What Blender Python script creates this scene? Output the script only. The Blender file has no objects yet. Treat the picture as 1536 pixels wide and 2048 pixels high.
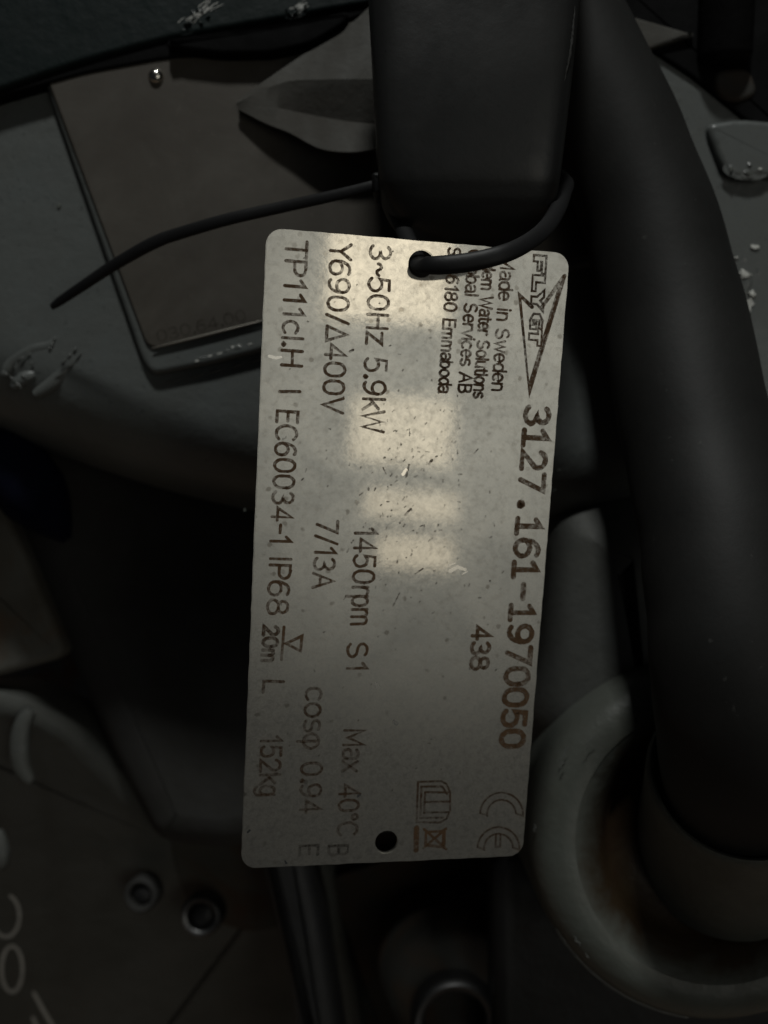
import bpy, bmesh, math, random
from mathutils import Vector, Matrix
import numpy as np
random.seed(7)
sc = bpy.context.scene
col = sc.collection
R = math.radians

# ------------------------------------------------------------------ camera
FPX = 2038.0                       # focal length in photo pixels (photo 1536 x 2048)
PITCH = R(45)                      # the viewer looks down at the pump
CAM = Vector((0, 0, 0.370))        # floor is z = 0
MR = Matrix.Rotation(math.pi/2 - PITCH, 3, 'X')
def CF(x, y, d):                   # camera frame in mm (right, up, depth) -> world metres
    return CAM + MR @ Vector((x/1000, y/1000, -d/1000))
def PM(px, py, d):                 # a direction seen in the photo at a depth -> camera frame mm
    return Vector(((px-768)/FPX*d, (1024-py)/FPX*d, d))
def W(px, py, d):
    return CF(*PM(px, py, d))
cd = bpy.data.cameras.new('camera'); cam = bpy.data.objects.new('camera', cd); col.objects.link(cam)
cam.location = CAM; cam.rotation_euler = (math.pi/2 - PITCH, 0, 0)
cd.sensor_fit = 'VERTICAL'; cd.sensor_height = 36; cd.lens = 36*FPX/2048
cd.clip_start = 0.01; cd.clip_end = 50
cd.dof.use_dof = True; cd.dof.focus_distance = 0.163; cd.dof.aperture_fstop = cd.lens/2.3
sc.camera = cam

# ------------------------------------------------------------------ tag plane (recovered from its four corners)
TW = 50.0
def homog(src, dst):
    A = []
    for (x, y), (u, v) in zip(src, dst):
        A.append([x,y,1,0,0,0,-u*x,-u*y,-u]); A.append([0,0,0,x,y,1,-v*x,-v*y,-v])
    return np.linalg.svd(np.array(A, float))[2][-1].reshape(3,3)
_c = np.array([(533,455),(1140,507),(1045,1712),(482,1738)], float) - np.array([768,1024])
_H = np.diag([1/FPX,1/FPX,1]) @ homog([(0,0),(1,0),(1,1),(0,1)], _c)
_a, _b, _t = _H.T
_s = 1/np.linalg.norm(_a); _s = _s if _t[2]*_s > 0 else -_s
_a, _b, _t = _a*_s*TW, _b*_s*TW, _t*_s*TW
flip = lambda v: Vector((v[0], -v[1], v[2]))
TA = flip(_a).normalized()                       # across the tag, left to right in the photo
TB = flip(_b); TL = TB.length; TB = (TB - TA*TB.dot(TA)).normalized()
TO = flip(_t)                                    # upper left corner, camera-frame mm
TN = TA.cross(TB)
if TN.z > 0: TN = -TN                            # towards the viewer
def tag_uv(px, py):                              # photo direction -> tag coordinates (mm from upper left)
    r = PM(px, py, 1.0); k = TO.dot(TN)/r.dot(TN); p = r*k - TO
    return p.dot(TA), p.dot(TB)
def tag_cf(u, v, h=0):
    return TO + TA*u + TB*v + TN*h
def tag_w(u, v, h=0):
    return CF(*tag_cf(u, v, h))

# ------------------------------------------------------------------ world and lamps
wd = bpy.data.worlds.new('World'); sc.world = wd; wd.use_nodes = True
wd.node_tree.nodes['Background'].inputs[0].default_value = (0.8, 0.9, 1.0, 1)
wd.node_tree.nodes['Background'].inputs[1].default_value = 0.011
sc.view_settings.view_transform = 'Standard'; sc.view_settings.look = 'None'
sc.view_settings.exposure = 0; sc.view_settings.gamma = 1
def area(name, loc, target, sx, sy, radiance, color, up=None):
    l = bpy.data.lights.new(name, 'AREA'); l.shape = 'RECTANGLE'; l.size = sx; l.size_y = sy
    l.energy = radiance*math.pi*sx*sy; l.color = color
    o = bpy.data.objects.new(name, l); col.objects.link(o); o.location = loc
    z = (loc - target).normalized()
    x = (up.cross(z) if up else Vector((0,0,1)).cross(z)).normalized()
    y = z.cross(x)
    o.matrix_world = Matrix.Translation(loc) @ Matrix((x, y, z)).transposed().to_4x4()
    return l
TGT = CF(0, 0, 205)
KD = MR @ Vector((-0.03, 0.87, 0.49))
area('ceiling_lamp', TGT + KD*1.5, TGT, 0.12, 0.12, 185, (0.98, 1.0, 0.965))
def mirrored_lamp(name, px, py, wpx, hpx, radiance, color, L=2400):
    u, v = tag_uv(px, py); p = tag_cf(u, v); d = p.normalized()
    r = d - TN*(2*d.dot(TN)); q = p + r*L
    return area(name, CF(*q), CF(*p), wpx/FPX*(p.z+L)/1000, hpx/FPX*(p.z+L)/1000, radiance, color, up=MR @ Vector((0,1,0)))
WARM = (1.0, 0.86, 0.64)
mirrored_lamp('workshop_lamp', 778, 545, 240, 185, 1.7, WARM)
mirrored_lamp('workshop_lamp', 803, 862, 200, 130, 1.15, WARM)
mirrored_lamp('workshop_lamp', 822, 1010, 180, 55, 0.95, WARM)
mirrored_lamp('workshop_lamp', 830, 1105, 150, 62, 0.95, WARM)
wl = mirrored_lamp('glow_panel', 900, 600, 2300, 2300, 1.0, (0.98, 0.985, 0.91), L=3000)  # added soft panel, unseen, for the tag's gradient and the general fill
def soften(light, gain, inner, outer):           # soft glow panel: even in the middle, fading to its rim
    light.use_nodes = True; nt = light.node_tree; em = nt.nodes['Emission']
    g = nt.nodes.new('ShaderNodeNewGeometry'); sub = nt.nodes.new('ShaderNodeVectorMath'); sub.operation = 'SUBTRACT'
    sub.inputs[1].default_value = (0.5, 0.5, 0)
    nt.links.new(g.outputs['Parametric'], sub.inputs[0])
    sep = nt.nodes.new('ShaderNodeSeparateXYZ'); nt.links.new(sub.outputs[0], sep.inputs[0])
    cmb = nt.nodes.new('ShaderNodeCombineXYZ'); nt.links.new(sep.outputs[0], cmb.inputs[0]); nt.links.new(sep.outputs[1], cmb.inputs[1])
    ln = nt.nodes.new('ShaderNodeVectorMath'); ln.operation = 'LENGTH'; nt.links.new(cmb.outputs[0], ln.inputs[0])
    mr = nt.nodes.new('ShaderNodeMapRange'); mr.interpolation_type = 'SMOOTHSTEP'
    mr.inputs['From Min'].default_value = outer; mr.inputs['From Max'].default_value = inner
    mr.inputs['To Min'].default_value = 0; mr.inputs['To Max'].default_value = gain
    nt.links.new(ln.outputs['Value'], mr.inputs['Value']); nt.links.new(mr.outputs[0], em.inputs['Strength'])
soften(wl, 0.60, 0.05, 0.44)

# ------------------------------------------------------------------ materials
def new_mat(name):
    m = bpy.data.materials.new(name); m.use_nodes = True
    nt = m.node_tree; b = nt.nodes['Principled BSDF']
    return m, nt, b
def N(nt, t, **kw):
    n = nt.nodes.new(t)
    for k, v in kw.items():
        if k in n.inputs: n.inputs[k].default_value = v
        else: setattr(n, k, v)
    return n
def ramp(nt, src, stops):
    r = nt.nodes.new('ShaderNodeValToRGB'); e = r.color_ramp.elements
    while len(e) < len(stops): e.new(0.5)
    for q, (p, c) in zip(e, stops):
        q.position = p; q.color = (*c, 1) if len(c) == 3 else c
    nt.links.new(src, r.inputs[0]); return r
def g3(v): return (v, v, v)
def mixc(nt, fac, a, b):
    m = nt.nodes.new('ShaderNodeMix'); m.data_type = 'RGBA'
    nt.links.new(fac, m.inputs['Factor'])
    for s, v in ((m.inputs[6], a), (m.inputs[7], b)):
        if hasattr(v, 'links'): nt.links.new(v, s)
        else: s.default_value = (*v, 1)
    return m.outputs[2]
def coords(nt):
    return nt.nodes.new('ShaderNodeTexCoord').outputs['Object']
def noise(nt, co, scale, detail=4, rough=0.55, dist=0):
    n = N(nt, 'ShaderNodeTexNoise', Scale=scale, Detail=detail, Roughness=rough, Distortion=dist)
    nt.links.new(co, n.inputs['Vector']); return n.outputs['Fac']
def bump(nt, b, h, strength, dist):
    n = N(nt, 'ShaderNodeBump', Strength=strength, Distance=dist)
    nt.links.new(h, n.inputs['Height']); nt.links.new(n.outputs[0], b.inputs['Normal'])
def add(nt, a, b, k=1.0):
    m = nt.nodes.new('ShaderNodeMath'); m.operation = 'MULTIPLY_ADD'
    nt.links.new(b, m.inputs[0]); m.inputs[1].default_value = k; nt.links.new(a, m.inputs[2]); return m.outputs[0]

def paint(name, base, dirt, rough=0.42, rust=None, rust_at=0.66, bstr=0.5, scuff=None, spec=0.45):
    m, nt, b = new_mat(name); co = coords(nt)
    n1 = noise(nt, co, 45, 6, 0.62, 0.4); n2 = noise(nt, co, 420, 4, 0.6)
    c = mixc(nt, ramp(nt, n1, [(0.36, g3(0)), (0.68, g3(1))]).outputs[0], base, dirt)
    sp = noise(nt, co, 900, 2, 0.5)
    c = mixc(nt, ramp(nt, sp, [(0.66, g3(0)), (0.74, g3(0.55))]).outputs[0], c, tuple(x*0.45 for x in base))
    if scuff:
        s = noise(nt, co, 160, 8, 0.75, 1.2)
        c = mixc(nt, ramp(nt, s, [(0.66, g3(0)), (0.71, g3(0.8))]).outputs[0], c, scuff)
    if rust:
        rn = noise(nt, co, 38, 8, 0.66, 0.8)
        c = mixc(nt, ramp(nt, rn, [(rust_at-0.13, g3(0)), (rust_at+0.05, g3(1))]).outputs[0], c, rust)
    nt.links.new(c, b.inputs['Base Color'])
    nt.links.new(ramp(nt, n1, [(0.3, g3(rough-0.08)), (0.75, g3(rough+0.2))]).outputs[0], b.inputs['Roughness'])
    b.inputs['Specular IOR Level'].default_value = spec
    h = add(nt, noise(nt, co, 160, 5, 0.6), n2, 0.28)
    bump(nt, b, h, bstr, 0.0006)
    return m
M = {}
M['grey'] = paint('grey_paint', (0.116,0.126,0.123), (0.094,0.099,0.093), 0.33)
M['grey_green'] = paint('grey_green_paint', (0.096,0.105,0.093), (0.075,0.078,0.066), 0.42)
M['grey_rust'] = paint('grey_paint_rusting', (0.050,0.052,0.046), (0.042,0.038,0.028), 0.6, rust=(0.050,0.026,0.012), rust_at=0.58)
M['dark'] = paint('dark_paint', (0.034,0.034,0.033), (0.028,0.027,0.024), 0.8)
M['teal'] = paint('dark_teal_paint', (0.0065,0.0135,0.0135), (0.005,0.0095,0.0095), 0.5, spec=0.22)
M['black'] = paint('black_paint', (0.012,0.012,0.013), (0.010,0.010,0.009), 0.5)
M['handle'] = paint('handle_paint', (0.0205,0.0210,0.0208), (0.0165,0.0165,0.016), 0.38, bstr=0.15, spec=0.36)
M['cast'] = paint('bare_casting', (0.068,0.066,0.058), (0.054,0.049,0.041), 0.75, bstr=0.6)
M['rust'] = paint('rust', (0.105,0.058,0.022), (0.055,0.030,0.014), 0.8, rust=(0.030,0.017,0.010), rust_at=0.6, bstr=0.9)
M['stained'] = paint('stained_backdrop', (0.125,0.122,0.108), (0.075,0.066,0.05), 0.7, rust=(0.12,0.075,0.045), rust_at=0.62)
M['grey_boss'] = paint('grey_boss_paint', (0.092,0.095,0.090), (0.070,0.072,0.065), 0.55)
M['flange'] = paint('flange_paint', (0.092,0.097,0.091), (0.074,0.076,0.068), 0.5)
M['dark_rust'] = paint('dark_rusty_casting', (0.022,0.022,0.019), (0.020,0.017,0.012), 0.7, rust=(0.034,0.019,0.009), rust_at=0.56)
M['wet'] = paint('thick_gloss_paint', (0.120,0.128,0.124), (0.098,0.102,0.095), 0.22, bstr=0.25, spec=0.6)
M['wet_teal'] = paint('thick_teal_paint', (0.010,0.016,0.016), (0.008,0.012,0.012), 0.2, bstr=0.3, spec=0.6)
M['collar'] = paint('worn_collar_paint', (0.095,0.100,0.088), (0.075,0.075,0.064), 0.5)
M['seat'] = paint('rust_stained_seat', (0.110,0.112,0.095), (0.080,0.070,0.048), 0.6, rust=(0.060,0.030,0.010), rust_at=0.52)
M['void'] = paint('shade_black', (0.004,0.004,0.0045), (0.003,0.003,0.003), 0.8, spec=0.12)  # near-black: shade of the recess and cover underside put into the colour
M['floor'] = paint('stained_concrete', (0.22,0.21,0.185), (0.15,0.14,0.12), 0.8, rust=(0.17,0.095,0.055), rust_at=0.52)
M['chip'] = paint('chip_and_glint', (0.62,0.62,0.58), (0.38,0.38,0.35), 0.5, bstr=0.9)  # bare metal of chips and scratches; also colours the painted glints
M['marker'] = paint('white_marker', (0.58,0.58,0.55), (0.42,0.42,0.40), 0.6)
M['blue'] = paint('dark_blue_plastic', (0.0010,0.0026,0.013), (0.0010,0.0022,0.010), 0.85, spec=0.15)
def gland_paint(name, axis):
    # grey-green paint with a rust stain that has crept out from the seat of the gland
    m, nt, b = new_mat(name); co = coords(nt)
    n1 = noise(nt, co, 45, 6, 0.62, 0.4); n2 = noise(nt, co, 60, 7, 0.7, 0.8)
    c = mixc(nt, ramp(nt, n1, [(0.36, g3(0)), (0.68, g3(1))]).outputs[0], (0.096,0.105,0.093), (0.075,0.078,0.066))
    d = N(nt, 'ShaderNodeVectorMath', operation='DOT_PRODUCT'); nt.links.new(co, d.inputs[0]); d.inputs[1].default_value = axis
    sc_ = N(nt, 'ShaderNodeVectorMath', operation='SCALE'); sc_.inputs[0].default_value = axis; nt.links.new(d.outputs['Value'], sc_.inputs['Scale'])
    sb = N(nt, 'ShaderNodeVectorMath', operation='SUBTRACT'); nt.links.new(co, sb.inputs[0]); nt.links.new(sc_.outputs[0], sb.inputs[1])
    ln = N(nt, 'ShaderNodeVectorMath', operation='LENGTH'); nt.links.new(sb.outputs[0], ln.inputs[0])
    rr = add(nt, ln.outputs['Value'], n2, 0.016)
    st = N(nt, 'ShaderNodeMapRange'); st.inputs['From Min'].default_value = 0.0355; st.inputs['From Max'].default_value = 0.0300
    nt.links.new(rr, st.inputs['Value'])
    brown = mixc(nt, ramp(nt, n2, [(0.38, g3(0)), (0.62, g3(1))]).outputs[0], (0.036,0.024,0.012), (0.026,0.015,0.008))
    c = mixc(nt, st.outputs[0], c, brown)
    nt.links.new(c, b.inputs['Base Color']); b.inputs['Roughness'].default_value = 0.42
    bump(nt, b, add(nt, noise(nt, co, 160, 5, 0.6), noise(nt, co, 420, 4, 0.6), 0.28), 0.5, 0.0006)
    return m
def rubber(name, base, rough):
    m, nt, b = new_mat(name); co = coords(nt)
    n1 = noise(nt, co, 60, 6, 0.6)
    nt.links.new(mixc(nt, ramp(nt, n1, [(0.35,g3(0)),(0.7,g3(1))]).outputs[0], base, tuple(x*1.7 for x in base)), b.inputs['Base Color'])
    sp = noise(nt, co, 520, 3, 0.5)
    nt.links.new(mixc(nt, ramp(nt, sp, [(0.70,g3(0)),(0.76,g3(1))]).outputs[0], b.inputs['Base Color'].links[0].from_socket, tuple(x*3.2 for x in base)), b.inputs['Base Color'])
    b.inputs['Roughness'].default_value = rough; b.inputs['Specular IOR Level'].default_value = 0.35
    bump(nt, b, noise(nt, co, 700, 4, 0.6), 0.10, 0.0004)
    return m
M['rubber'] = rubber('black_rubber', (0.0108,0.0108,0.0102), 0.62)
M['tie'] = rubber('black_nylon', (0.007,0.007,0.0075), 0.50)
def bright_metal(name, base, rough):
    m, nt, b = new_mat(name); b.inputs['Base Color'].default_value = (*base,1)
    b.inputs['Metallic'].default_value = 1; b.inputs['Roughness'].default_value = rough
    return m
M['rivet'] = bright_metal('rivet_metal', (0.75,0.72,0.66), 0.16)
M['steel_edge'] = bright_metal('glint_steel', (0.55,0.52,0.46), 0.30)
M['zinc'] = bright_metal('dull_zinc', (0.13,0.13,0.13), 0.42)
# the stainless data tag: two gloss lobes, smudges, pits
def tag_metal():
    m, nt, b = new_mat('stainless_tag'); co = coords(nt)
    sm = noise(nt, co, 70, 7, 0.62, 0.6); fine = noise(nt, co, 900, 5, 0.7)
    vor = N(nt, 'ShaderNodeTexVoronoi', Scale=420); nt.links.new(co, vor.inputs['Vector'])
    wob = noise(nt, co, 1500, 2, 0.5)
    dd = add(nt, vor.outputs['Distance'], wob, 0.30)
    spot = ramp(nt, dd, [(0.27, g3(1)), (0.36, g3(0))]).outputs[0]
    sel = N(nt, 'ShaderNodeSeparateColor'); nt.links.new(vor.outputs['Color'], sel.inputs[0])
    selr = ramp(nt, sel.outputs[0], [(0.45, g3(0)), (0.6, g3(1))]).outputs[0]
    zone = ramp(nt, noise(nt, co, 32, 3, 0.5), [(0.36, g3(0.1)), (0.52, g3(1))]).outputs[0]
    mm = nt.nodes.new('ShaderNodeMath'); mm.operation = 'MULTIPLY'
    nt.links.new(spot, mm.inputs[0]); nt.links.new(selr, mm.inputs[1])
    m2 = nt.nodes.new('ShaderNodeMath'); m2.operation = 'MULTIPLY'
    nt.links.new(mm.outputs[0], m2.inputs[0]); nt.links.new(zone, m2.inputs[1])
    c = mixc(nt, ramp(nt, sm, [(0.32,g3(0)),(0.7,g3(1))]).outputs[0], (0.64,0.62,0.565), (0.54,0.53,0.49))
    c = mixc(nt, ramp(nt, fine, [(0.30,g3(0.5)),(0.5,g3(0))]).outputs[0], c, (0.42,0.40,0.36))
    c = mixc(nt, m2.outputs[0], c, (0.36,0.34,0.30))
    b.inputs['Metallic'].default_value = 1
    nt.links.new(c, b.inputs['Base Color'])
    nt.links.new(ramp(nt, sm, [(0.3,g3(0.35)),(0.72,g3(0.47))]).outputs[0], b.inputs['Roughness'])
    g = N(nt, 'ShaderNodeBsdfGlossy'); nt.links.new(c, g.inputs['Color'])
    nt.links.new(ramp(nt, fine, [(0.3,g3(0.03)),(0.75,g3(0.075))]).outputs[0], g.inputs['Roughness'])
    bp = N(nt, 'ShaderNodeBump', Strength=0.045, Distance=0.00012)
    nt.links.new(add(nt, sm, fine, 0.5), bp.inputs['Height'])
    nt.links.new(bp.outputs[0], b.inputs['Normal']); nt.links.new(bp.outputs[0], g.inputs['Normal'])
    mx = nt.nodes.new('ShaderNodeMixShader'); gl_n = noise(nt, co, 900, 7, 0.80, 0.3)
    nt.links.new(ramp(nt, gl_n, [(0.36,g3(0.31)),(0.62,g3(0.57))]).outputs[0], mx.inputs[0])
    nt.links.new(b.outputs[0], mx.inputs[1]); nt.links.new(g.outputs[0], mx.inputs[2])
    nt.links.new(mx.outputs[0], nt.nodes['Material Output'].inputs['Surface'])
    return m
M['tag'] = tag_metal()
def plate_metal():
    m, nt, b = new_mat('dull_nameplate'); co = coords(nt)
    n1 = noise(nt, co, 60, 7, 0.65, 0.5)
    c = mixc(nt, ramp(nt, n1, [(0.36,g3(0)),(0.66,g3(1))]).outputs[0], (0.100,0.091,0.077), (0.060,0.052,0.041))
    c = mixc(nt, ramp(nt, noise(nt, co, 17, 4, 0.6, 0.6), [(0.42,g3(0)),(0.66,g3(0.75))]).outputs[0], c, (0.050,0.042,0.033))
    sp = noise(nt, co, 700, 4, 0.7)
    c = mixc(nt, ramp(nt, sp, [(0.62,g3(0)),(0.72,g3(0.6))]).outputs[0], c, (0.10,0.085,0.07))
    nt.links.new(c, b.inputs['Base Color']); b.inputs['Metallic'].default_value = 0.1
    b.inputs['Roughness'].default_value = 0.5
    bump(nt, b, add(nt, n1, sp, 0.2), 0.2, 0.0004)
    return m
M['plate'] = plate_metal()
def etch(name, colr, wear):
    m, nt, b = new_mat(name); co = coords(nt)
    n1 = noise(nt, co, 1400, 4, 0.7); n2 = noise(nt, co, 120, 3, 0.5)
    nt.links.new(mixc(nt, ramp(nt, n1, [(0.35,g3(0)),(0.7,g3(1))]).outputs[0], colr, tuple(x*2.1 for x in colr)), b.inputs['Base Color'])
    b.inputs['Roughness'].default_value = 0.55; b.inputs['Specular IOR Level'].default_value = 0.3
    b.inputs['Metallic'].default_value = 0.35
    s = add(nt, n1, n2, 0.6)
    nt.links.new(ramp(nt, s, [(0.52+wear, g3(1)), (0.80+wear, g3(0.25))]).outputs[0], b.inputs['Alpha'])
    return m
M['etch'] = etch('brown_etching', (0.100,0.058,0.030), 0.16)
M['etch_worn'] = etch('worn_brown_etching', (0.075,0.046,0.027), 0.09)
M['pit'] = etch('dark_pits', (0.10,0.085,0.065), 0.02)
M['stamp'] = etch('faint_stamping', (0.045,0.037,0.029), -0.02)

# ------------------------------------------------------------------ object helpers
def link(name, me, mat, parent=None, smooth=40):
    if smooth:
        for p in me.polygons: p.use_smooth = True
        me.set_sharp_from_angle(angle=R(smooth))
    me.materials.append(mat)
    o = bpy.data.objects.new(name, me); col.objects.link(o)
    return o
def obj(name, verts, faces, mat, parent=None, smooth=40):
    """verts in world metres; the origin goes to their middle"""
    vs = [Vector(v) for v in verts]
    lo = Vector([min(v[i] for v in vs) for i in range(3)]); hi = Vector([max(v[i] for v in vs) for i in range(3)])
    c = (lo+hi)/2
    me = bpy.data.meshes.new(name); me.from_pydata([v-c for v in vs], [], faces); me.validate()
    bm = bmesh.new(); bm.from_mesh(me); bmesh.ops.recalc_face_normals(bm, faces=bm.faces); bm.to_mesh(me); bm.free()
    o = link(name, me, mat, smooth=smooth)
    o.location = c
    if parent: set_parent(o, parent)
    return o
def wloc(o):
    l = o.location.copy()
    return l + wloc(o.parent) if o.parent else l
def set_parent(o, p):
    l = o.location.copy(); o.parent = p; o.location = l - wloc(p)
def tag(o, label=None, cat=None, group=None, kind=None):
    for k, v in (('label',label),('category',cat),('group',group),('kind',kind)):
        if v: o[k] = v
def empty(name, loc):
    o = bpy.data.objects.new(name, None); col.objects.link(o); o.location = loc; o.empty_display_size = 0.02; return o

def smooth_closed(pts, corner=12, n=5):
    """round the corners of a polygon (photo pixels); corner = px radius or per-point list"""
    out = []; k = len(pts)
    for i in range(k):
        p0, p1, p2 = Vector(pts[i-1][:2]), Vector(pts[i][:2]), Vector(pts[(i+1)%k][:2])
        r = pts[i][2] if len(pts[i]) > 2 else corner
        a = (p0-p1); b = (p2-p1)
        t = min(r, a.length*0.48, b.length*0.48)
        A = p1 + a.normalized()*t; B = p1 + b.normalized()*t
        for j in range(n+1):
            s = j/n
            out.append(A*(1-s)**2 + p1*2*s*(1-s) + B*s*s)
    return out
def inset(pts, t):
    k = len(pts); out = []
    area2 = sum(pts[i-1].x*pts[i].y - pts[i].x*pts[i-1].y for i in range(k))
    sg = 1 if area2 > 0 else -1
    for i in range(k):
        a = (pts[i]-pts[i-1]); b = (pts[(i+1)%k]-pts[i])
        a = a.normalized() if a.length > 1e-9 else b.normalized()
        b = b.normalized() if b.length > 1e-9 else a
        na = Vector((-a.y, a.x))*sg; nb = Vector((-b.y, b.x))*sg
        n = (na+nb); n = n.normalized() if n.length > 1e-6 else na
        out.append(pts[i] + n*t/max(0.5, n.dot(na)))
    return out
def slab_mesh(outline_px, d, depth, bevel=1.0, corner=12, tilt=None, steps=3):
    """a solid whose front (towards the viewer) lies at depth d, going back by depth; mm"""
    px = smooth_closed(outline_px, corner)
    pts = [PM(p.x, p.y, d).xy for p in px]
    k = len(pts); verts = []; faces = []
    rings = [(pts, d+depth)]
    for j in range(steps+1):
        a = j/steps*math.pi/2
        rings.append((inset(pts, bevel*(1-math.cos(a))), d + bevel*(1-math.sin(a))))
    rings.append((inset(pts, bevel+0.25), d))          # keeps the flat front free of the bevel's normals
    for rp, dep in rings:
        for p in rp:
            dd = dep + (tilt(p.x, p.y) if tilt else 0)
            verts.append(CF(p.x, p.y, dd))
    for r in range(len(rings)-1):
        for i in range(k):
            j = (i+1)%k
            faces.append((r*k+i, r*k+j, (r+1)*k+j, (r+1)*k+i))
    faces.append(tuple(range(k))[::-1]); faces.append(tuple(range((len(rings)-1)*k, len(rings)*k)))
    return verts, faces
def slab(name, outline, d, depth, mat, parent=None, **kw):
    return obj(name, *slab_mesh(outline, d, depth, **kw), mat, parent)
def catmull(pts, n=8):
    P = [Vector(p) for p in pts]; P = [P[0]*2-P[1]] + P + [P[-1]*2-P[-2]]; out = []
    for i in range(1, len(P)-2):
        for j in range(n):
            t = j/n
            out.append(0.5*((2*P[i]) + (P[i+1]-P[i-1])*t + (2*P[i-1]-5*P[i]+4*P[i+1]-P[i+2])*t*t + (3*P[i]-P[i-1]-3*P[i+1]+P[i+2])*t**3))
    out.append(P[-2]); return out
def tube_mesh(pts, radii, seg=14, flat=1.0, ref=Vector((0,0,-1)), closed_ends=True):
    """pts camera-frame mm; flat squeezes the section along ref"""
    verts = []; faces = []; n = len(pts)
    for i, p in enumerate(pts):
        t = (pts[min(i+1,n-1)]-pts[max(i-1,0)]).normalized()
        u = t.cross(ref); u = u.normalized() if u.length > 1e-4 else t.orthogonal().normalized()
        v = u.cross(t).normalized()
        for k in range(seg):
            a = 2*math.pi*k/seg
            q = p + u*math.cos(a)*radii[i] + v*math.sin(a)*radii[i]*flat
            verts.append(CF(*q))
    for i in range(n-1):
        for k in range(seg):
            j = (k+1)%seg
            faces.append((i*seg+k, i*seg+j, (i+1)*seg+j, (i+1)*seg+k))
    faces.append(tuple(range(seg))); faces.append(tuple(range((n-1)*seg, n*seg)))
    return verts, faces
def lathe_mesh(c, axis, prof, seg=64, close=True):
    """c camera-frame mm, axis unit vector; prof list of (r, h)"""
    axis = axis.normalized(); u = axis.orthogonal().normalized(); v = axis.cross(u)
    verts = []; faces = []; n = len(prof)
    for r, h in prof:
        for k in range(seg):
            a = 2*math.pi*k/seg
            verts.append(CF(*(c + axis*h + (u*math.cos(a)+v*math.sin(a))*max(r, 0.01))))
    for i in range(n-1):
        for k in range(seg):
            j = (k+1)%seg
            faces.append((i*seg+k, i*seg+j, (i+1)*seg+j, (i+1)*seg+k))
    if close:
        faces.append(tuple(range(seg))); faces.append(tuple(range((n-1)*seg, n*seg)))
    return verts, faces
def arcp(cx, cy, r, a0, a1, n=6):
    return [(cx+r*math.cos(R(a0+(a1-a0)*i/n)), cy+r*math.sin(R(a0+(a1-a0)*i/n))) for i in range(n+1)]

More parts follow.
